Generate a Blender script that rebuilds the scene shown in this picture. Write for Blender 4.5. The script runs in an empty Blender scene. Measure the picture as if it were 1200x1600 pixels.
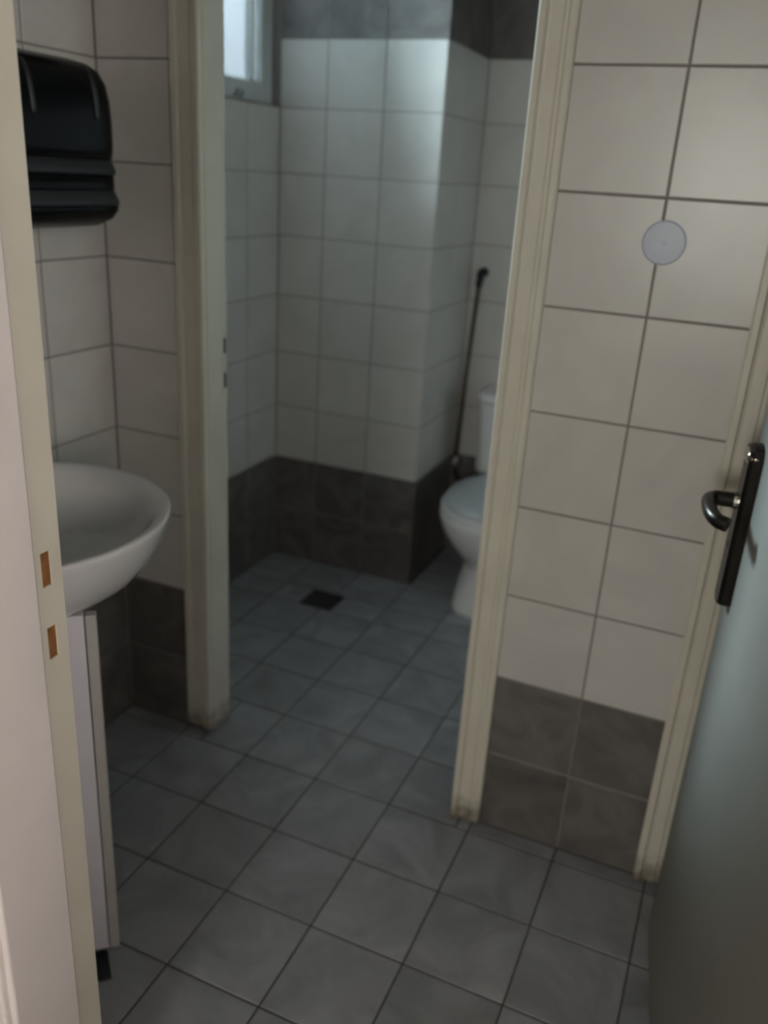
import bpy, bmesh, math, random
from mathutils import Matrix, Vector
random.seed(7)
scn = bpy.context.scene
COL = scn.collection

# ------------------------------------------------------------------ camera
R = ((0.91569094, 0.39748165, 0.0593164), (0.19681156, -0.31483801, -0.92851615), (-0.35039307, 0.86190798, -0.3665233))
cam_d = bpy.data.cameras.new('camera'); cam = bpy.data.objects.new('camera', cam_d); COL.objects.link(cam)
M = Matrix(((R[0][0], -R[1][0], -R[2][0], 0.57354665), (R[0][1], -R[1][1], -R[2][1], -1.36123274),
            (R[0][2], -R[1][2], -R[2][2], 1.40902181), (0, 0, 0, 1)))
cam.matrix_world = M
cam_d.sensor_fit = 'VERTICAL'; cam_d.sensor_height = 36; cam_d.sensor_width = 27; cam_d.lens = 30.085
cam_d.clip_start = 0.02
cam_d.dof.use_dof = True; cam_d.dof.focus_distance = 1.05; cam_d.dof.aperture_fstop = 3.0
scn.camera = cam

# ------------------------------------------------------------------ world, lights, exposure
w = bpy.data.worlds.new('sky'); scn.world = w; w.use_nodes = True
bg = w.node_tree.nodes['Background']; bg.inputs[0].default_value = (0.70, 0.85, 1.0, 1); bg.inputs[1].default_value = 0.9
def area(name, loc, rot, sx, sy, power, color):
    d = bpy.data.lights.new(name, 'AREA'); d.shape = 'RECTANGLE'; d.size = sx; d.size_y = sy
    d.energy = power; d.color = color
    o = bpy.data.objects.new(name, d); o.location = loc; o.rotation_euler = rot; COL.objects.link(o)
    return o
PI = math.pi
# daylight outside the small toilet window (shines towards +x) and outside the hall window (shines towards +y)
area('daylight_small_window_offscreen', (-1.55, 0.87, 2.50), (0, -PI / 4, 0), 1.0, 1.3, 900, (0.70, 0.88, 1.0))
area('daylight_hall_window_offscreen', (0.36, -4.18, 1.48), (PI / 2, 0, 0), 0.9, 1.1, 66, (1.0, 0.94, 0.88))
area('daylight_hall_side_window_offscreen', (2.76, -3.25, 1.75), (0, PI / 2, 0), 1.2, 1.6, 340, (1.0, 0.87, 0.82))
vs = scn.view_settings
vs.view_transform = 'Standard'; vs.look = 'None'; vs.exposure = 0.0; vs.gamma = 1.0; vs.use_curve_mapping = False

# ------------------------------------------------------------------ materials
MATS = {}
def nodes(name):
    m = bpy.data.materials.new(name); m.use_nodes = True; MATS[name] = m
    nt = m.node_tree; return m, nt, nt.nodes['Principled BSDF']
def plain(name, col, rough=0.5, metal=0.0, noise=0.06, scale=18, bump=0.0, spec=0.5, coat=0.0):
    m, nt, b = nodes(name)
    tc = nt.nodes.new('ShaderNodeTexCoord'); n = nt.nodes.new('ShaderNodeTexNoise')
    n.inputs['Scale'].default_value = scale; n.inputs['Detail'].default_value = 4
    nt.links.new(tc.outputs['Object'], n.inputs['Vector'])
    r = nt.nodes.new('ShaderNodeValToRGB')
    r.color_ramp.elements[0].position = 0.3; r.color_ramp.elements[1].position = 0.7
    r.color_ramp.elements[0].color = tuple(c * (1 - noise) for c in col) + (1,)
    r.color_ramp.elements[1].color = tuple(min(1, c * (1 + noise)) for c in col) + (1,)
    nt.links.new(n.outputs['Fac'], r.inputs['Fac']); nt.links.new(r.outputs['Color'], b.inputs['Base Color'])
    b.inputs['Roughness'].default_value = rough; b.inputs['Metallic'].default_value = metal
    b.inputs['Specular IOR Level'].default_value = spec; b.inputs['Coat Weight'].default_value = coat
    if bump:
        bp = nt.nodes.new('ShaderNodeBump'); bp.inputs['Strength'].default_value = bump; bp.inputs['Distance'].default_value = 0.004
        nt.links.new(n.outputs['Fac'], bp.inputs['Height']); nt.links.new(bp.outputs['Normal'], b.inputs['Normal'])
    return m
def tile_mat(name, stops, scale, rough, var=0.06, bump=0.0, bscale=14, distort=1.2):
    """glazed tile: cloudy colour that differs from tile to tile, softly uneven glaze"""
    m, nt, b = nodes(name)
    tc = nt.nodes.new('ShaderNodeTexCoord'); oi = nt.nodes.new('ShaderNodeObjectInfo')
    add = nt.nodes.new('ShaderNodeVectorMath'); add.operation = 'MULTIPLY_ADD'
    comb = nt.nodes.new('ShaderNodeCombineXYZ')
    for k in range(3): nt.links.new(oi.outputs['Random'], comb.inputs[k])
    add.inputs[1].default_value = (37.0, 53.0, 71.0)
    nt.links.new(comb.outputs[0], add.inputs[0]); nt.links.new(tc.outputs['Object'], add.inputs[2])
    n = nt.nodes.new('ShaderNodeTexNoise'); n.inputs['Scale'].default_value = scale
    n.inputs['Detail'].default_value = 5; n.inputs['Roughness'].default_value = 0.55; n.inputs['Distortion'].default_value = distort
    nt.links.new(add.outputs[0], n.inputs['Vector'])
    r = nt.nodes.new('ShaderNodeValToRGB'); els = r.color_ramp.elements
    while len(els) < len(stops): els.new(0.5)
    for e, (p, c) in zip(els, stops): e.position = p; e.color = tuple(c) + (1,)
    nt.links.new(n.outputs['Fac'], r.inputs['Fac'])
    mr = nt.nodes.new('ShaderNodeMapRange'); mr.inputs['To Min'].default_value = 1 - var; mr.inputs['To Max'].default_value = 1 + var
    nt.links.new(oi.outputs['Random'], mr.inputs['Value'])
    mul = nt.nodes.new('ShaderNodeVectorMath'); mul.operation = 'SCALE'
    nt.links.new(r.outputs['Color'], mul.inputs[0]); nt.links.new(mr.outputs[0], mul.inputs['Scale'])
    nt.links.new(mul.outputs[0], b.inputs['Base Color'])
    b.inputs['Roughness'].default_value = rough
    if bump:
        n2 = nt.nodes.new('ShaderNodeTexNoise'); n2.inputs['Scale'].default_value = bscale; n2.inputs['Detail'].default_value = 2
        nt.links.new(add.outputs[0], n2.inputs['Vector'])
        bp = nt.nodes.new('ShaderNodeBump'); bp.inputs['Strength'].default_value = bump; bp.inputs['Distance'].default_value = 0.006
        nt.links.new(n2.outputs['Fac'], bp.inputs['Height']); nt.links.new(bp.outputs['Normal'], b.inputs['Normal'])
    return m
tile_mat('white_tile', [(0.3, (0.56, 0.53, 0.50)), (0.7, (0.63, 0.60, 0.565))], 5, 0.29, 0.03, 0.14, 9)
tile_mat('dado_tile', [(0.28, (0.085, 0.074, 0.069)), (0.5, (0.135, 0.120, 0.112)), (0.72, (0.19, 0.172, 0.162))], 7, 0.38, 0.08, 0.08, 20)
tile_mat('floor_tile', [(0.25, (0.195, 0.197, 0.21)), (0.5, (0.28, 0.282, 0.299)), (0.75, (0.36, 0.362, 0.384))], 6, 0.33, 0.07, 0.08, 20)
plain('wall_grout', (0.24, 0.212, 0.195), 0.9, bump=0.2, scale=120)
plain('floor_grout', (0.07, 0.063, 0.06), 0.9, noise=0.25, bump=0.2, scale=60)
plain('plaster', (0.60, 0.58, 0.54), 0.8, bump=0.1, scale=40)
plain('hall_paint', (0.34, 0.32, 0.29), 0.8, bump=0.1, scale=40)
plain('cream_paint', (0.65, 0.61, 0.52), 0.38, noise=0.05, scale=9, bump=0.05)
def worn_foot(m):
    nt = m.node_tree; b = nt.nodes['Principled BSDF']; src = b.inputs['Base Color'].links[0].from_socket
    tc = nt.nodes.new('ShaderNodeTexCoord'); sx = nt.nodes.new('ShaderNodeSeparateXYZ'); n = nt.nodes.new('ShaderNodeTexNoise'); n.inputs['Scale'].default_value = 45
    nt.links.new(tc.outputs['Object'], sx.inputs[0]); nt.links.new(tc.outputs['Object'], n.inputs['Vector'])
    a = nt.nodes.new('ShaderNodeMath'); a.operation = 'MULTIPLY_ADD'; a.inputs[1].default_value = -0.10; nt.links.new(n.outputs['Fac'], a.inputs[0]); nt.links.new(sx.outputs['Z'], a.inputs[2])
    mr = nt.nodes.new('ShaderNodeMapRange'); mr.inputs['From Min'].default_value = -0.045; mr.inputs['From Max'].default_value = 0.03; mr.inputs['To Min'].default_value = 0.85; mr.inputs['To Max'].default_value = 0.0
    nt.links.new(a.outputs[0], mr.inputs['Value'])
    mx = nt.nodes.new('ShaderNodeMix'); mx.data_type = 'RGBA'; nt.links.new(mr.outputs[0], mx.inputs['Factor']); nt.links.new(src, mx.inputs['A']); mx.inputs['B'].default_value = (0.10, 0.065, 0.04, 1)
    nt.links.new(mx.outputs['Result'], b.inputs['Base Color'])
worn_foot(MATS['cream_paint'])
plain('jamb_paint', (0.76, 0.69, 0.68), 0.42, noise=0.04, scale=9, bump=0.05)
plain('door_paint', (0.22, 0.212, 0.19), 0.5, spec=0.22, noise=0.04, scale=5, bump=0.04)
plain('bare_wood', (0.24, 0.10, 0.03), 0.8, noise=0.35, scale=60)
plain('ceramic', (0.70, 0.69, 0.69), 0.12, noise=0.02, scale=6, coat=0.3)
plain('ceramic_seat', (0.50, 0.53, 0.55), 0.3, noise=0.02, scale=6)
plain('black_plastic', (0.004, 0.004, 0.005), 0.2, noise=0.1, spec=0.18)
plain('lit_black_plastic', (0.028, 0.029, 0.034), 0.4, noise=0.1, spec=0.35)  # greyer black plastic, light caught by ledges and ridges put into the colour
plain('laminate', (0.78, 0.74, 0.81), 0.35, noise=0.02)
plain('laminate_edge', (0.52, 0.49, 0.47), 0.45, noise=0.03)
plain('bronze_metal', (0.032, 0.027, 0.023), 0.32, metal=0.85, noise=0.15)
plain('polished_metal', (0.55, 0.50, 0.42), 0.15, metal=1.0, noise=0.05)
plain('chrome', (0.75, 0.75, 0.76), 0.12, metal=1.0, noise=0.02)
plain('rusty_pipe', (0.075, 0.05, 0.03), 0.5, metal=0.3, noise=0.4, scale=30)
plain('rubber', (0.015, 0.016, 0.02), 0.7, noise=0.2)
plain('drain_metal', (0.035, 0.033, 0.032), 0.5, metal=0.5, noise=0.3, scale=40)
plain('pvc_white', (0.62, 0.65, 0.64), 0.35, noise=0.03)
plain('cover_blue', (0.56, 0.60, 0.70), 0.4, noise=0.02)
plain('hall_floor', (0.20, 0.14, 0.09), 0.5, noise=0.2, scale=4)
def frosted():
    m, nt, b = nodes('frosted_glass'); nt.nodes.remove(b); out = nt.nodes['Material Output']
    tr = nt.nodes.new('ShaderNodeBsdfTransparent'); tl = nt.nodes.new('ShaderNodeBsdfTranslucent'); gl = nt.nodes.new('ShaderNodeBsdfGlossy')
    tr.inputs[0].default_value = (0.05, 0.05, 0.05, 1); tl.inputs[0].default_value = (0.18, 0.182, 0.182, 1); gl.inputs['Roughness'].default_value = 0.15
    m1 = nt.nodes.new('ShaderNodeMixShader'); m1.inputs[0].default_value = 0.97
    m2 = nt.nodes.new('ShaderNodeMixShader'); m2.inputs[0].default_value = 0.06
    n = nt.nodes.new('ShaderNodeTexNoise'); n.inputs['Scale'].default_value = 140
    bp = nt.nodes.new('ShaderNodeBump'); bp.inputs['Strength'].default_value = 0.2
    nt.links.new(n.outputs['Fac'], bp.inputs['Height']); nt.links.new(bp.outputs['Normal'], gl.inputs['Normal'])
    nt.links.new(tr.outputs[0], m1.inputs[1]); nt.links.new(tl.outputs[0], m1.inputs[2])
    nt.links.new(m1.outputs[0], m2.inputs[1]); nt.links.new(gl.outputs[0], m2.inputs[2]); nt.links.new(m2.outputs[0], out.inputs[0])
def clear():
    m, nt, b = nodes('clear_glass'); nt.nodes.remove(b); out = nt.nodes['Material Output']
    tr = nt.nodes.new('ShaderNodeBsdfTransparent'); gl = nt.nodes.new('ShaderNodeBsdfGlossy')
    tr.inputs[0].default_value = (0.93, 0.96, 0.95, 1); gl.inputs['Roughness'].default_value = 0.03
    fr = nt.nodes.new('ShaderNodeFresnel'); fr.inputs[0].default_value = 1.45
    mx = nt.nodes.new('ShaderNodeMixShader'); nt.links.new(fr.outputs[0], mx.inputs[0])
    nt.links.new(tr.outputs[0], mx.inputs[1]); nt.links.new(gl.outputs[0], mx.inputs[2]); nt.links.new(mx.outputs[0], out.inputs[0])
frosted(); clear()

# ------------------------------------------------------------------ mesh helpers
def link(name, me, mat, parent=None):
    if mat and not me.materials: me.materials.append(MATS[mat])
    o = bpy.data.objects.new(name, me); COL.objects.link(o); o.parent = parent
    return o
def tag(o, label, cat, group=None, kind=None):
    o['label'] = label; o['category'] = cat
    if group: o['group'] = group
    if kind: o['kind'] = kind
    return o
def empty(name, loc=(0, 0, 0), rz=0):
    o = bpy.data.objects.new(name, None); COL.objects.link(o); o.location = loc; o.rotation_euler = (0, 0, rz); o.empty_display_size = 0.05
    return o
def fin(name, bm, mat, parent=None, smooth=False, bevel=0.0, seg=2):
    bmesh.ops.recalc_face_normals(bm, faces=bm.faces)
    me = bpy.data.meshes.new(name); bm.to_mesh(me); bm.free()
    if smooth:
        for p in me.polygons: p.use_smooth = True
    o = link(name, me, mat, parent)
    if bevel:
        md = o.modifiers.new('bevel', 'BEVEL'); md.width = bevel; md.segments = seg; md.limit_method = 'ANGLE'; md.angle_limit = 0.6
    return o
def add_box(bm, x0, x1, y0, y1, z0, z1):
    v = [bm.verts.new((x, y, z)) for x in (x0, x1) for y in (y0, y1) for z in (z0, z1)]
    for f in ((0, 1, 3, 2), (4, 6, 7, 5), (0, 4, 5, 1), (2, 3, 7, 6), (0, 2, 6, 4), (1, 5, 7, 3)):
        bm.faces.new([v[i] for i in f])
def boxes(name, lst, mat, parent=None, bevel=0.0):
    bm = bmesh.new()
    for b in lst: add_box(bm, *b)
    return fin(name, bm, mat, parent, bevel=bevel)
def add_loft(bm, rings, cap0=True, cap1=True, closed=True):
    """rings: lists of equally many points"""
    vr = [[bm.verts.new(p) for p in r] for r in rings]; n = len(rings[0])
    for a, b in zip(vr, vr[1:]):
        for i in range(n if closed else n - 1):
            j = (i + 1) % n; bm.faces.new((a[i], a[j], b[j], b[i]))
    if cap0: bm.faces.new(vr[0][::-1])
    if cap1: bm.faces.new(vr[-1])
def add_tube(bm, pts, rad, seg=14):
    pts = [Vector(p) for p in pts]; rings = []
    rads = rad if isinstance(rad, (list, tuple)) else [rad] * len(pts)
    up = Vector((0.13, 0.37, 0.92))
    for i, p in enumerate(pts):
        t = (pts[min(i + 1, len(pts) - 1)] - pts[max(i - 1, 0)]).normalized()
        if abs(t.dot(up)) > 0.95: up = Vector((1, 0.1, 0)).normalized()
        a = t.cross(up).normalized(); b = t.cross(a).normalized()
        rings.append([p + (a * math.cos(k * 2 * PI / seg) + b * math.sin(k * 2 * PI / seg)) * rads[i] for k in range(seg)])
    add_loft(bm, rings)
def bez(ps, n=16):
    """Catmull-Rom through points"""
    ps = [Vector(p) for p in ps]; out = []
    q = [ps[0] * 2 - ps[1]] + ps + [ps[-1] * 2 - ps[-2]]
    for i in range(1, len(q) - 2):
        for k in range(n):
            t = k / n; a, b, c, d = q[i - 1:i + 3]
            out.append(0.5 * ((2 * b) + (c - a) * t + (2 * a - 5 * b + 4 * c - d) * t * t + (3 * b - a - 3 * c + d) * t ** 3))
    out.append(ps[-1]); return out

# ------------------------------------------------------------------ tiles: each tile is a plate of its own
TM = {}
def tile_mesh(wd, ht, mat, kind):
    key = (round(wd, 3), round(ht, 3), mat)
    if key in TM: return TM[key]
    a, b, c = wd / 2, ht / 2, 0.0016
    ring = lambda s, z: [(-a + s, -b + s, z), (a - s, -b + s, z), (a - s, b - s, z), (-a + s, b - s, z)]
    bm = bmesh.new(); add_loft(bm, [ring(0, -0.006), ring(0, -0.0012), ring(c, 0)])
    bmesh.ops.recalc_face_normals(bm, faces=bm.faces)
    me = bpy.data.meshes.new(kind); bm.to_mesh(me); bm.free(); me.materials.append(MATS[mat]); TM[key] = me
    return me
def grid(a0, a1, o, p):
    out = []; k = math.floor((a0 - o) / p + 1e-4)
    while o + k * p < a1 - 1e-4:
        lo, hi = max(a0, o + k * p), min(a1, o + (k + 1) * p)
        if hi - lo > 0.012: out.append((lo, hi))
        k += 1
    return out
def lay(parent, kind, frame, rects, ou, ov, pu, pv, matfn, gap=0.0035, lift=0.0):
    """frame: (origin, u, v, n); rects in (u, v); one object per tile"""
    O, U, V, N = [Vector(x) for x in frame]
    for (u0, u1, v0, v1) in rects:
        for (a, b) in grid(u0, u1, ou, pu):
            for (c, d) in grid(v0, v1, ov, pv):
                g = gap / 2
                me = tile_mesh(b - a - gap, d - c - gap, matfn((a + b) / 2, (c + d) / 2), kind)
                o = bpy.data.objects.new(kind, me); COL.objects.link(o); o.parent = parent
                p = O + U * (a + b) / 2 + V * (c + d) / 2 + N * (lift - random.random() * 0.0005)
                t1, t2 = random.gauss(0, 0.0012), random.gauss(0, 0.0012)
                n = (N + U * t1 + V * t2).normalized(); u = (U - n * U.dot(n)).normalized(); v = n.cross(u)
                o.matrix_local = Matrix(((u.x, v.x, n.x, p.x), (u.y, v.y, n.y, p.y), (u.z, v.z, n.z, p.z), (0, 0, 0, 1)))
def band(zlo, zhi): return lambda u, v: 'dado_tile' if v < zlo or v > zhi else 'white_tile'

XL, XR = -0.795, 0.80          # washroom left and right walls
YP, YP2 = 0.243, 0.313         # partition, washroom face and toilet face
YE = -0.66                     # entrance wall, washroom face
TXL, TXR = -0.98, 2.00         # toilet room left and right walls
YB, YF = 1.335, 1.75           # toilet back wall and recess back wall
XP = -0.41                     # side of the projecting back wall
H = 2.45
ZP = 0.199                     # tile pitch up the toilet walls
G = 0.0014                     # joint depth

# ------------------------------------------------------------------ structure
fl = boxes('floor', [(-1.15, 2.12, -0.80, 1.9, -0.10, -G)], 'floor_grout')
tag(fl, 'cloudy grey square floor tiles with dark joints running through both rooms', 'floor', kind='structure')
F0 = ((0, 0, 0), (1, 0, 0), (0, 1, 0), (0, 0, 1))
fm = lambda u, v: 'floor_tile'
lay(fl, 'floor_tile', F0, [(XL, XR, -0.80, 0.2), (XL, -0.54, 0.2, YP), (-0.54, 0.17, 0.2, 0.4), (0.17, XR, 0.2, YP), (TXL, -0.54, YP2, 0.4), (0.17, TXR, YP2, 0.4)], 0.0, 0.0, 0.2, 0.2, fm)
lay(fl, 'floor_tile', F0, [(TXL, TXR, 0.4, 1.0), (TXL, -0.685, 1.0, 1.12), (-0.565, TXR, 1.0, 1.12), (TXL, TXR, 1.12, YB), (XP, TXR, YB, YF)], 0.0, 0.0, 0.2, 0.2, fm)

hf = boxes('floor_hall', [(-1.6, 2.6, -4.1, -0.80, -0.10, 0.0)], 'hall_floor')
tag(hf, 'brown hall floor beyond the cream entrance frame', 'floor', kind='structure')
ce = boxes('ceiling', [(-1.7, 2.7, -4.2, 1.95, H, H + 0.12)], 'plaster')
tag(ce, 'flat white plaster ceiling above the tiled walls', 'ceiling', kind='structure')

DL, DR, DH = -0.56, 0.18, 2.06   # rough opening of the toilet doorway
wp = boxes('wall_partition', [(-1.0, DL, YP + G, YP2, 0, H), (DR, 2.12, YP + G, YP2, 0, H), (DL, DR, YP + G, YP2, DH, H)], 'wall_grout')
tag(wp, 'white tiled partition wall with grey dado holding the toilet doorway', 'wall', kind='structure')
FP = ((0, YP, 0), (1, 0, 0), (0, 0, 1), (0, -1, 0))
lay(wp, 'wall_tile', FP, [(XL, DL, 0, H), (DR, XR, 0, H), (DL, DR, DH, H)], 0.0, 0.0, 0.2, 0.2, band(0.4, 1.8))

lay(wp, 'wall_tile', ((0, YP2 + G, 0), (-1, 0, 0), (0, 0, 1), (0, 1, 0)), [(-TXR, -DR, 0, H), (-DL, -TXL, 0, H), (-DR, -DL, DH, H)], 0.0, 0.0, 0.2, ZP, band(0.398, 1.79))

wl = boxes('wall_left', [(XL - 0.10, XL - G, YE - 0.14, YP + 0.03, 0, H)], 'wall_grout')
tag(wl, 'shadowed white tiled side wall behind the washbasin', 'wall', kind='structure')
lay(wl, 'wall_tile', ((XL, 0, 0), (0, 1, 0), (0, 0, 1), (1, 0, 0)), [(YE, YP, 0, H)], YP, 0.0, 0.2, 0.2, band(0.4, 1.8))

wr = boxes('wall_right', [(XR, XR + 0.10, YE - 0.14, YP + 0.03, 0, H)], 'plaster')
tag(wr, 'pale side wall behind the open door leaf', 'wall', kind='structure')

EL, ER, EH = -0.155, 0.775, 2.08
we = boxes('wall_entrance', [(-1.7, EL, -0.795, YE, 0, H), (ER, 2.7, -0.795, YE, 0, H), (EL, ER, -0.795, YE, EH, H)], 'plaster')
tag(we, 'pale plaster wall around the cream entrance frame', 'wall', kind='structure')

wb = boxes('wall_back', [(TXL - 0.2, XP - G, YB + G, YF + 0.1, 0, H)], 'wall_grout')
tag(wb, 'daylit white tiled toilet wall with dark top and bottom tile bands', 'wall', kind='structure')
lay(wb, 'wall_tile', ((0, YB, 0), (1, 0, 0), (0, 0, 1), (0, -1, 0)), [(TXL, XP, 0, H)], -0.61, 0.0, 0.2, ZP, band(0.398, 1.79))
lay(wb, 'wall_tile', ((XP, 0, 0), (0, 1, 0), (0, 0, 1), (1, 0, 0)), [(YB, YF, 0, H)], YB, 0.0, 0.2, ZP, band(0.398, 1.79))

wf = boxes('wall_recess', [(XP - 0.1, TXR + 0.1, YF + G, YF + 0.1, 0, H)], 'wall_grout')
tag(wf, 'dim white tiled recess wall behind the toilet cistern', 'wall', kind='structure')
lay(wf, 'wall_tile', ((0, YF, 0), (1, 0, 0), (0, 0, 1), (0, -1, 0)), [(XP, TXR, 0, H)], XP, 0.0, 0.2, ZP, band(0.398, 1.79))

wtr = boxes('wall_toilet_right', [(TXR + G, TXR + 0.1, YP2, YF + 0.1, 0, H)], 'wall_grout')
tag(wtr, 'white tiled toilet side wall facing the small window', 'wall', kind='structure')
lay(wtr, 'wall_tile', ((TXR, 0, 0), (0, 1, 0), (0, 0, 1), (-1, 0, 0)), [(YP2, YF, 0, H)], YF, 0.0, 0.2, ZP, band(0.398, 1.79))

WY0, WY1, WZ0, WZ1 = 0.42, YB, 1.597, 2.32
wtl = boxes('wall_toilet_left', [(TXL - 0.14, TXL - G, YP2, WY0, 0, H), (TXL - 0.14, TXL - G, WY0, YB + 0.05, 0, WZ0), (TXL - 0.14, TXL - G, WY0, YB + 0.05, WZ1, H)], 'wall_grout')
tag(wtl, 'dark white tiled toilet wall below the small bright window', 'wall', kind='structure')
lay(wtl, 'wall_tile', ((TXL, 0, 0), (0, 1, 0), (0, 0, 1), (1, 0, 0)), [(YP2, WY0, 0, H), (WY0, YB, 0, WZ0), (WY0, YB, WZ1, H)], YB, 0.0, 0.2, ZP, band(0.398, 1.79))

# hall behind the camera: walls and the window that lights this side
hw = boxes('wall_hall_left', [(-1.7, -1.6, -4.2, -0.795, 0, H)], 'hall_paint'); tag(hw, 'plain pale hall wall left of the entrance', 'wall', kind='structure')
hw = boxes('wall_hall_right', [(2.6, 2.7, -4.2, -3.95, 0, H), (2.6, 2.7, -2.55, -0.795, 0, H), (2.6, 2.7, -3.95, -2.55, 0, 1.25), (2.6, 2.7, -3.95, -2.55, 2.25, H)], 'hall_paint')
tag(hw, 'plain pale hall side wall with a tall window right of the entrance', 'wall', kind='structure')
h3 = empty('window_3', (2.65, -3.25, 1.25))
tag(h3, 'tall white framed window in the hall side wall', 'window', kind='structure')
boxes('window_frame', [(-0.03, 0.03, -0.7, 0.7, 0, 0.05), (-0.03, 0.03, -0.7, 0.7, 0.95, 1.0), (-0.03, 0.03, -0.7, -0.65, 0.05, 0.95), (-0.03, 0.03, 0.65, 0.7, 0.05, 0.95), (-0.03, 0.03, -0.03, 0.03, 0.05, 0.95)], 'pvc_white', h3)
for q in (-0.34, 0.34): boxes('window_pane', [(-0.003, 0.003, q - 0.31, q + 0.31, 0.05, 0.95)], 'clear_glass', h3)
hw = boxes('wall_hall_back', [(-1.7, -0.02, -4.2, -4.1, 0, H), (0.74, 2.7, -4.2, -4.1, 0, H), (-0.02, 0.74, -4.2, -4.1, 0, 1.0), (-0.02, 0.74, -4.2, -4.1, 1.95, H)], 'hall_paint')
tag(hw, 'plain pale hall wall with a narrow window facing the entrance', 'wall', kind='structure')
h2 = empty('window_2', (0.36, -4.15, 1.0))
tag(h2, 'narrow white framed hall window facing the entrance', 'window', kind='structure')
boxes('window_frame', [(-0.38, 0.38, -0.03, 0.03, 0, 0.04), (-0.38, 0.38, -0.03, 0.03, 0.91, 0.95), (-0.38, -0.34, -0.03, 0.03, 0.04, 0.91), (0.34, 0.38, -0.03, 0.03, 0.04, 0.91)], 'pvc_white', h2)
boxes('window_pane', [(-0.34, 0.34, -0.003, 0.003, 0.04, 0.91)], 'clear_glass', h2)

# ------------------------------------------------------------------ small toilet window
w1 = empty('window_1', (-1.035, WY0, WZ0))
tag(w1, 'small white framed frosted window high in the toilet wall, glowing with daylight', 'window', kind='structure')
L, HH = WY1 - WY0, WZ1 - WZ0
boxes('window_frame', [(-0.025, 0.025, 0, L, 0, 0.06), (-0.025, 0.025, 0, L, HH - 0.05, HH), (-0.025, 0.025, 0, 0.05, 0.06, HH - 0.05), (-0.025, 0.025, L - 0.068, L, 0.06, HH - 0.05)], 'pvc_white', w1, bevel=0.003)
boxes('window_mullion', [(-0.018, 0.027, L - 0.128, L - 0.114, 0.055, HH - 0.045)], 'pvc_white', w1, bevel=0.002)
boxes('window_mullion', [(-0.018, 0.022, 0.575, 0.615, 0.055, HH - 0.045)], 'pvc_white', w1, bevel=0.002)
boxes('window_pane', [(-0.004, 0.004, 0.615, L - 0.128, 0.06, HH - 0.05)], 'frosted_glass', w1)
boxes('window_pane', [(-0.004, 0.004, L - 0.114, L - 0.068, 0.06, HH - 0.05)], 'frosted_glass', w1)
boxes('window_pane', [(-0.004, 0.004, 0.05, 0.575, 0.06, HH - 0.05)], 'clear_glass', w1)
for yy in (0.685, 0.715):
    bm = bmesh.new(); add_tube(bm, [(0.024, yy, 0.012), (0.033, yy + 0.004, 0.010), (0.035, yy + 0.006, 0.018), (0.033, yy + 0.004, 0.028)], 0.0022, 8)
    fin('curtain_hook', bm, 'bronze_metal', w1, True)

# ------------------------------------------------------------------ toilet door frame
def casing(name, x0, x1, y, z0, z1, parent, mat, depth=0.018, flip=False):
    """upright moulded casing standing proud of plane y towards -y"""
    wd = x1 - x0
    prof = [(0, 0), (0, 0.9), (0.06, 1.0), (0.20, 1.0), (0.26, 0.72), (0.32, 0.66), (0.62, 0.66), (0.67, 0.50), (0.74, 0.50), (0.80, 0.62), (0.95, 0.62), (1.0, 0.5), (1.0, 0)]
    if flip: prof = [(1 - a, b) for a, b in prof][::-1]
    bm = bmesh.new()
    add_loft(bm, [[(x0 + a * wd, y - b * depth, z) for a, b in prof] for z in (z0, z1)])
    return fin(name, bm, mat, parent)
t1 = empty('trim_1', (0, 0, 0)); tag(t1, 'cream painted wooden frame around the toilet doorway', 'door frame', kind='structure')
casing('casing', -0.602, -0.527, YP, 0.012, 2.10, t1, 'cream_paint', 0.02, True)
casing('casing', 0.147, 0.214, YP, 0.004, 2.10, t1, 'cream_paint', 0.02)
bm = bmesh.new()
add_loft(bm, [[(x, YP, 2.025), (x, YP - 0.018, 2.025), (x, YP - 0.018, 2.045), (x, YP - 0.012, 2.055), (x, YP - 0.012, 2.10), (x, YP, 2.10)] for x in (-0.527, 0.147)])
fin('casing', bm, 'cream_paint', t1)
boxes('jamb', [(DL, -0.525, YP - 0.004, 0.316, 0.010, 2.06)], 'cream_paint', t1, bevel=0.002)
boxes('jamb', [(0.147, DR, YP - 0.004, 0.316, 0.004, 2.06)], 'cream_paint', t1, bevel=0.002)
boxes('jamb', [(-0.525, 0.147, YP - 0.004, 0.316, 2.025, 2.06)], 'cream_paint', t1, bevel=0.002)
sp = boxes('strike_plate', [(-0.526, -0.5235, 0.296, 0.312, 0.91, 1.06)], 'cream_paint', t1)
for z in (0.925, 1.005): boxes('slot_shade', [(-0.5245, -0.5228, 0.301, 0.309, z, z + 0.035)], 'rubber', sp)  # solid black blocks stand in for the shade inside the slots

# moulding in the corner by the open door
t3 = casing('trim_3', 0.572, 0.640, YP, 0.004, 2.10, None, 'cream_paint', 0.02)
tag(t3, 'upright cream moulding at the partition corner beside the open door', 'moulding', kind='structure')

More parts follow.
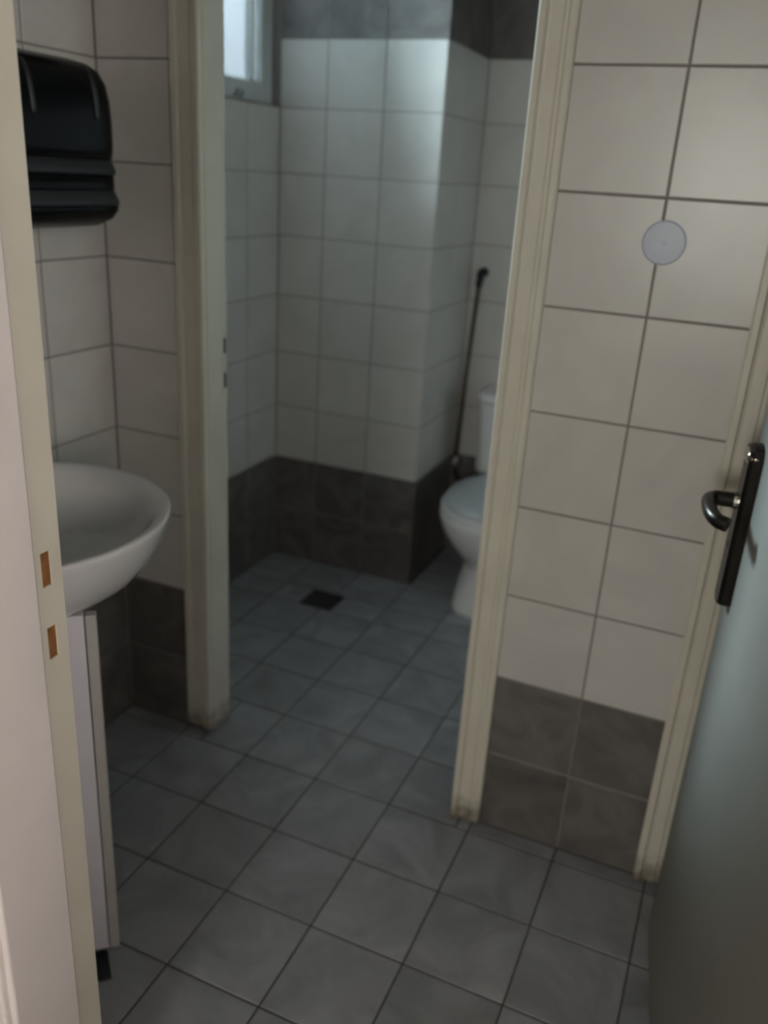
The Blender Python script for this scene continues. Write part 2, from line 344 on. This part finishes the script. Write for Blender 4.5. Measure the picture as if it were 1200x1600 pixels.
# ------------------------------------------------------------------ entrance frame (bare strike holes in its jamb)
t2 = empty('trim_2', (0, 0, 0)); tag(t2, 'cream entrance door frame with two bare strike holes in its jamb', 'door frame', kind='structure')
JX = -0.117
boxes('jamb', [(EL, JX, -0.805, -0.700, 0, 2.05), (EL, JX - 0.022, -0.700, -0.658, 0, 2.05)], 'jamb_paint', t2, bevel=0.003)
holes = [(0.842, 0.885), (0.938, 0.982)]
strip = []
zs = [0.0] + [z for h in holes for z in h] + [2.05]
for a, b in zip(zs[0::2], zs[1::2]): strip.append((JX - 0.018, JX - 0.003, -0.6895, -0.6745, a, b))
strip += [(JX - 0.018, JX - 0.003, -0.6985, -0.6895, 0, 2.05), (JX - 0.018, JX - 0.003, -0.6745, -0.658, 0, 2.05)]
st = boxes('rebate_strip', strip, 'cream_paint', t2)
for a, b in holes: boxes('strike_hole', [(JX - 0.0225, JX - 0.0055, -0.6905, -0.6735, a - 0.001, b + 0.001)], 'bare_wood', st)
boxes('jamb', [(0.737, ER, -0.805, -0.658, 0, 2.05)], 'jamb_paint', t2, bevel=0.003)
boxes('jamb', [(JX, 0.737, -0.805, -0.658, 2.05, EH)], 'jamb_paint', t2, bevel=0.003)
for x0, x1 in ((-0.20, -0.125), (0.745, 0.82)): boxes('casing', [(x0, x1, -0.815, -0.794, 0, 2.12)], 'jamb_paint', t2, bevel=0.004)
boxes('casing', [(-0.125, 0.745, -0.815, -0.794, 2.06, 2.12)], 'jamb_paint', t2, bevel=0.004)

# ------------------------------------------------------------------ open entrance door leaf
hinge = Vector((0.727, -0.652)); free = Vector((0.6215, 0.100))
ang = math.atan2(free.y - hinge.y, free.x - hinge.x)      # local +x runs from hinge to free edge, local +y faces the room
LW = (free - hinge).length
d1 = empty('door_1', (hinge.x, hinge.y, 0.012), ang)
tag(d1, 'plain grey green entrance door leaf standing open with a bronze lever handle', 'door', kind='structure')
boxes('door_leaf', [(0, LW, -0.040, 0, 0, 2.03)], 'door_paint', d1, bevel=0.002)
px = LW - 0.046
def plate_ring(y, s):
    pts = []
    for cz, sg in ((0.775, -1), (1.03, 1)):
        for k in range(9):
            a = PI * k / 8
            pts.append((px + sg * (0.027 - s) * math.cos(a), y, cz + sg * (0.012 - s * 0.6) * math.sin(a)))
    return pts
bm = bmesh.new(); add_loft(bm, [plate_ring(-0.001, 0), plate_ring(0.014, 0), plate_ring(0.020, 0.005)])
hp = fin('handle_plate', bm, 'bronze_metal', d1)
bm = bmesh.new(); add_loft(bm, [[(px + r * math.cos(k * PI / 8), y, 1.022 + 0.5 * r * math.sin(k * PI / 8)) for k in range(16)] for r, y in ((0.0275, 0.004), (0.0278, 0.012), (0.024, 0.021), (0.012, 0.0235))])
fin('plate_cap', bm, 'polished_metal', hp, True)
bm = bmesh.new(); add_loft(bm, [[(px + 0.006 * math.cos(k * PI / 6), y, 0.87 + 0.006 * math.sin(k * PI / 6)) for k in range(12)] for y in (0.014, 0.0208)])
fin('keyhole', bm, 'rubber', hp)
bm = bmesh.new()
path = bez([(px, 0.010, 0.945), (px, 0.040, 0.945), (px - 0.002, 0.056, 0.945), (px - 0.014, 0.064, 0.945), (px - 0.040, 0.066, 0.944), (px - 0.070, 0.064, 0.941), (px - 0.090, 0.056, 0.938), (px - 0.098, 0.042, 0.936)], 8)
add_tube(bm, path, [0.0125 if i < 16 else 0.0115 for i in range(len(path))], 14)
fin('lever', bm, 'bronze_metal', d1, True)
bm = bmesh.new(); add_loft(bm, [[(px + 0.0145 * math.cos(k * PI / 8), y, 0.945 + 0.0145 * math.sin(k * PI / 8)) for k in range(16)] for y in (0.016, 0.027)])
fin('lever_rose', bm, 'polished_metal', d1)
for z in (0.25, 1.75):
    bm = bmesh.new(); add_tube(bm, [(-0.006, 0.004, z), (-0.006, 0.004, z + 0.09)], 0.007, 10); fin('hinge', bm, 'bronze_metal', d1)

# ------------------------------------------------------------------ washbasin on its cabinet
bx, by, rz_ = -0.462, -0.405, 0.868
def oval(fx, fy, z, back=XL + 0.001, dx=0.0, n=48, sq=0.0):
    out = []
    for k in range(n):
        a = 2 * PI * k / n
        c, s = math.cos(a), math.sin(a)
        x = bx + dx + (fx * c if c > 0 else fx * 1.0 * c); y = by + fy * s
        out.append((x, y, z))
    return out
wb_ = empty('washbasin', (0, 0, 0)); tag(wb_, 'white oval ceramic washbasin fixed to the shadowed side wall', 'washbasin')
bm = bmesh.new()
prof = [(0.18, -0.1330), (0.40, -0.1328), (0.58, -0.130), (0.72, -0.120), (0.82, -0.099), (0.91, -0.066), (0.965, -0.036), (0.993, -0.014), (1.0, -0.006), (0.998, -0.001), (0.985, 0.001), (0.94, -0.002), (0.90, -0.010), (0.85, -0.030), (0.76, -0.062), (0.62, -0.086), (0.45, -0.100), (0.25, -0.108), (0.07, -0.110)]
add_loft(bm, [oval(0.246 * f, 0.252 * f, rz_ + dz, dx=-0.02 * (1 - f)) for f, dz in prof])
fin('bowl', bm, 'ceramic', wb_, True)
bm = bmesh.new()      # deck between bowl and wall
add_loft(bm, [[(XL + 0.001, by - h, rz_ - 0.075), (bx - 0.20, by - h * 0.80, rz_ - 0.075), (bx - 0.205, by - h * 0.80, rz_ - 0.002), (XL + 0.001, by - h, rz_ + 0.006)] for h in (0.20, 0.1, 0, -0.1, -0.20)])
fin('tap_deck', bm, 'ceramic', wb_, bevel=0.008)
bm = bmesh.new(); add_loft(bm, [[(bx - 0.02 + r * math.cos(k * PI / 8), by + r * math.sin(k * PI / 8), rz_ + z) for k in range(16)] for r, z in ((0.024, -0.112), (0.024, -0.1065), (0.018, -0.1055))])
fin('waste_ring', bm, 'chrome', wb_)

cb = empty('vanity_cabinet', (0, 0, 0)); tag(cb, 'white laminate vanity cabinet under the washbasin with its door ajar', 'cabinet')
cy0, cy1, cx1 = -0.645, -0.22, -0.56
boxes('cabinet_body', [(XL + 0.001, cx1, cy0, cy0 + 0.018, 0.0, 0.708), (XL + 0.001, cx1, cy1 - 0.018, cy1, 0.0, 0.708), (XL + 0.001, cx1, cy0 + 0.018, cy1 - 0.018, 0.06, 0.078),
                       (XL + 0.001, XL + 0.010, cy0 + 0.018, cy1 - 0.018, 0.078, 0.708), (cx1 - 0.018, cx1, cy0 + 0.018, cy1 - 0.018, 0.69, 0.708)], 'laminate', cb)
fe = Vector((-0.286, -0.427)); hg = Vector((-0.549, -0.640)); dw = (fe - hg).length; da = math.atan2(fe.y - hg.y, fe.x - hg.x)
Md = Matrix.Translation((hg.x, hg.y, 0.03)) @ Matrix.Rotation(da, 4, 'Z')
cd = boxes('cabinet_door', [(0, dw - 0.0190, 0, 0.016, 0, 0.7045)], 'laminate', cb, bevel=0.0012); cd.matrix_local = Md
boxes('edge_strip', [(dw - 0.0172, dw, -0.001, 0.017, 0, 0.7045)], 'laminate_edge', cd, bevel=0.0015)
boxes('joint_core', [(0.001, dw - 0.002, 0.004, 0.012, 0.003, 0.700)], 'rubber', cd)  # black core added inside the door to darken its edge joint

# ------------------------------------------------------------------ paper towel dispenser
dp = empty('towel_dispenser', (XL, -0.030, 1.28)); tag(dp, 'glossy black paper towel dispenser on the wall above the washbasin', 'dispenser')
def rrect(hw_, x0, x1, z, r=0.035, n=6):
    pts = [(x0, -hw_, z)]
    for cy_, s0 in ((-1, -PI / 2), (1, 0)):
        for k in range(n + 1):
            a = s0 + k * PI / 2 / n
            pts.append((x1 - r + r * math.cos(a), cy_ * (hw_ - r) + r * math.sin(a), z))
    pts.append((x0, hw_, z)); return pts
bm = bmesh.new()
cov = [(0.139, 0.152, 0.120), (0.141, 0.159, 0.124), (0.142, 0.162, 0.145), (0.142, 0.162, 0.190), (0.141, 0.160, 0.225), (0.138, 0.155, 0.255), (0.131, 0.145, 0.276), (0.120, 0.129, 0.288), (0.10, 0.105, 0.295), (0.07, 0.07, 0.298)]
add_loft(bm, [rrect(h, 0.0, d, z, r=min(0.036, d * 0.5)) for h, d, z in cov])
fin('cover', bm, 'black_plastic', dp, True)
bm = bmesh.new(); add_loft(bm, [rrect(h, 0.0, d, z) for h, d, z in ((0.140, 0.158, 0.094), (0.1425, 0.165, 0.098), (0.1425, 0.165, 0.103), (0.141, 0.154, 0.126))])
fin('collar', bm, 'lit_black_plastic', dp, True)  # sloping ledge, its lit look comes from the greyer plastic
bm = bmesh.new(); add_loft(bm, [rrect(h, 0.0, d, z) for h, d, z in ((0.141, 0.158, 0.064), (0.142, 0.160, 0.070), (0.142, 0.160, 0.100))])
fin('body', bm, 'black_plastic', dp, True)
bm = bmesh.new(); add_loft(bm, [rrect(h, 0.0, d, z) for h, d, z in ((0.143, 0.160, 0.036), (0.1455, 0.168, 0.041), (0.1455, 0.168, 0.047), (0.142, 0.156, 0.072))])
fin('collar', bm, 'lit_black_plastic', dp, True)
bm = bmesh.new(); add_loft(bm, [rrect(h, 0.0, d, z, r=min(0.034, d * 0.45)) for h, d, z in ((0.105, 0.090, -0.006), (0.128, 0.128, 0.0), (0.140, 0.154, 0.014), (0.144, 0.165, 0.030), (0.144, 0.166, 0.042))])
fin('paper_slot_base', bm, 'black_plastic', dp, True)
for yy in (-0.082, 0.079):     # lighter ridges added to imitate upright highlights on the cover
    bm = bmesh.new(); add_tube(bm, bez([(0.161, yy, 0.19), (0.159, yy, 0.225), (0.153, yy, 0.255), (0.140, yy, 0.277)], 6), [0.003] + [0.006] * 17 + [0.003], 10)
    fin('cover_highlight', bm, 'lit_black_plastic', dp, True)

# ------------------------------------------------------------------ toilet on the recess wall
tx = -0.095
to = empty('toilet', (tx, YF, 0)); tag(to, 'white ceramic toilet with low cistern half hidden by the doorway frame', 'toilet')
def egg(hw_, y0, y1, z, n=40, p=2.2):
    cy_ = (y0 + y1) / 2; hl = (y1 - y0) / 2; out = []
    for k in range(n):
        a = 2 * PI * k / n; c, s = math.cos(a), math.sin(a)
        x = hw_ * math.copysign(abs(c) ** (2 / p), c); yy = cy_ + hl * math.copysign(abs(s) ** (2 / p), s)
        if s > 0: x *= 1 - 0.10 * s * s
        out.append((x, yy, z))
    return out
bm = bmesh.new()
pr = [(0.128, -0.565, -0.12, 0.0, 40, 3.4), (0.127, -0.563, -0.12, 0.02, 40, 3.4), (0.120, -0.555, -0.12, 0.08, 40, 3.2), (0.110, -0.54, -0.12, 0.16, 40, 2.8), (0.110, -0.55, -0.12, 0.185, 40, 2.6), (0.128, -0.60, -0.14, 0.225), (0.155, -0.665, -0.16, 0.285), (0.174, -0.70, -0.19, 0.34), (0.180, -0.71, -0.20, 0.375), (0.180, -0.71, -0.20, 0.392), (0.172, -0.70, -0.21, 0.398)]
add_loft(bm, [egg(*q) for q in pr]); fin('bowl', bm, 'ceramic', to, True)
bm = bmesh.new(); add_loft(bm, [egg(h, a, b, z) for h, a, b, z in ((0.170, -0.695, -0.225, 0.396), (0.178, -0.705, -0.22, 0.400), (0.178, -0.705, -0.22, 0.410), (0.170, -0.697, -0.225, 0.414))])
fin('seat', bm, 'ceramic', to, True)
bm = bmesh.new(); add_loft(bm, [egg(h, a, b, z) for h, a, b, z in ((0.160, -0.680, -0.22, 0.413), (0.170, -0.690, -0.218, 0.416), (0.168, -0.688, -0.218, 0.426), (0.13, -0.63, -0.23, 0.432), (0.05, -0.5, -0.3, 0.434))])
fin('lid', bm, 'ceramic_seat', to, True)
bm = bmesh.new()
add_loft(bm, [[(-a, y1, z), (-a, y0 + .03, z), (-a + .03, y0, z), (a - .03, y0, z), (a, y0 + .03, z), (a, y1, z)] for a, y0, y1, z in ((0.165, -0.165, -0.012, 0.375), (0.180, -0.178, -0.012, 0.40), (0.190, -0.185, -0.012, 0.66))])
fin('cistern', bm, 'ceramic', to, bevel=0.01, seg=3)
bm = bmesh.new()
add_loft(bm, [[(-a, -.008, z), (-a, y0 + .03, z), (-a + .03, y0, z), (a - .03, y0, z), (a, y0 + .03, z), (a, -.008, z)] for a, y0, z in ((0.198, -0.193, 0.662), (0.200, -0.195, 0.682), (0.188, -0.182, 0.697))])
fin('cistern_lid', bm, 'ceramic', to, bevel=0.006, seg=2)
boxes('cistern_neck', [(-0.10, 0.10, -0.25, -0.06, 0.30, 0.385)], 'ceramic', to, bevel=0.02)
bm = bmesh.new(); add_loft(bm, [[(r * math.cos(k * PI / 10), -0.095 + r * math.sin(k * PI / 10), z) for k in range(20)] for r, z in ((0.022, 0.694), (0.022, 0.703), (0.016, 0.707))])
fin('flush_button', bm, 'chrome', to)
for s in (-0.075, 0.075):
    bm = bmesh.new(); add_tube(bm, [(s - 0.02, -0.225, 0.418), (s + 0.02, -0.225, 0.418)], 0.012, 10); fin('seat_hinge', bm, 'chrome', to, True)

# ------------------------------------------------------------------ water pipe with valve in the recess corner
wpipe = empty('water_pipe', (-0.38, 1.72, 0.36)); tag(wpipe, 'thin rusty brown water pipe leaning in the corner beside the toilet', 'pipe')
inv = Vector((-0.38, 1.72, 0.36))
def rel(pts): return [Vector(p) - inv for p in pts]
bm = bmesh.new(); add_tube(bm, rel([(-0.389, 1.715, 0.385), (-0.380, 1.715, 0.70), (-0.362, 1.715, 1.075)]), 0.0075, 12); fin('pipe', bm, 'rusty_pipe', wpipe, True)
bm = bmesh.new(); add_tube(bm, rel(bez([(-0.364, 1.715, 1.05), (-0.361, 1.715, 1.085), (-0.358, 1.722, 1.098), (-0.356, 1.749, 1.100)], 5)), [0.011] * 5 + [0.014] * 6 + [0.016] * 5, 12); fin('elbow', bm, 'rubber', wpipe, True)
bm = bmesh.new(); add_tube(bm, rel([(-0.352, 1.700, 1.100), (-0.352, 1.700, 1.075), (-0.356, 1.712, 1.072)]), 0.008, 10); fin('tap_handle', bm, 'rubber', wpipe, True)
bm = bmesh.new(); add_tube(bm, rel([(-0.390, 1.749, 0.372), (-0.390, 1.712, 0.372), (-0.390, 1.688, 0.372)]), [0.018, 0.013, 0.013], 14); add_tube(bm, rel([(-0.390, 1.712, 0.352), (-0.389, 1.714, 0.398)]), 0.0115, 12)
fin('valve', bm, 'chrome', wpipe, True)
bm = bmesh.new(); add_tube(bm, rel([(-0.390, 1.690, 0.372), (-0.390, 1.670, 0.372)]), [0.016, 0.013], 10); fin('valve_knob', bm, 'chrome', wpipe)
bm = bmesh.new(); add_tube(bm, rel(bez([(-0.389, 1.712, 0.356), (-0.384, 1.708, 0.335), (-0.362, 1.700, 0.305), (-0.335, 1.690, 0.285), (-0.300, 1.675, 0.285), (-0.262, 1.66, 0.300)], 8)), 0.0085, 10)
fin('hose', bm, 'rubber', wpipe, True)

# ------------------------------------------------------------------ floor drain
dr = empty('floor_drain', (-0.625, 1.06, 0)); tag(dr, 'square dark metal drain grate set in the toilet floor', 'drain')
boxes('drain_rim', [(-0.06, 0.06, -0.06, -0.050, -G, 0.001), (-0.06, 0.06, 0.050, 0.06, -G, 0.001), (-0.06, -0.050, -0.050, 0.050, -G, 0.001), (0.050, 0.06, -0.050, 0.050, -G, 0.001)], 'drain_metal', dr)
for k in range(6): boxes('grate_bar', [(-0.051, 0.051, -0.0455 + k * 0.0165, -0.0375 + k * 0.0165, -G, 0.0)], 'drain_metal', dr)
boxes('well_shade', [(-0.052, 0.052, -0.052, 0.052, -0.004, -0.0018)], 'rubber', dr)  # flat black plate, the darkness of the drain hole put into its colour

# ------------------------------------------------------------------ round cover on the partition tiles
rc = empty('round_cover', (0.408, YP, 1.328)); tag(rc, 'pale blue round cover plate on the tile joint of the partition', 'cover plate')
bm = bmesh.new(); add_loft(bm, [[(r * math.cos(k * PI / 20), y, r * math.sin(k * PI / 20)) for k in range(40)] for r, y in ((0.037, 0.001), (0.037, -0.003), (0.034, -0.0055), (0.02, -0.0065))])
fin('cover_disc', bm, 'cover_blue', rc)
bm = bmesh.new(); add_loft(bm, [[(r * math.cos(k * PI / 6), y, r * math.sin(k * PI / 6)) for k in range(12)] for r, y in ((0.004, -0.006), (0.004, -0.0075), (0.003, -0.008))])
fin('cover_screw', bm, 'cover_blue', rc)

# ------------------------------------------------------------------ small black lump on the floor
bm = bmesh.new()
add_loft(bm, [[(-0.026, -0.016, 0), (0.026, -0.014, 0), (0.030, 0.014, 0), (-0.022, 0.016, 0)], [(-0.027, -0.017, 0.010), (0.027, -0.014, 0.004), (0.030, 0.014, 0.004), (-0.023, 0.017, 0.012)], [(-0.020, -0.010, 0.022), (0.018, -0.008, 0.006), (0.020, 0.008, 0.006), (-0.018, 0.010, 0.024)]])
dwg = fin('floor_lump', bm, 'rubber', None, True); dwg.location = (-0.303, -0.462, 0.0); dwg.rotation_euler = (0, 0, -0.7)
tag(dwg, 'small black lump on the floor below the cabinet door', 'wedge')
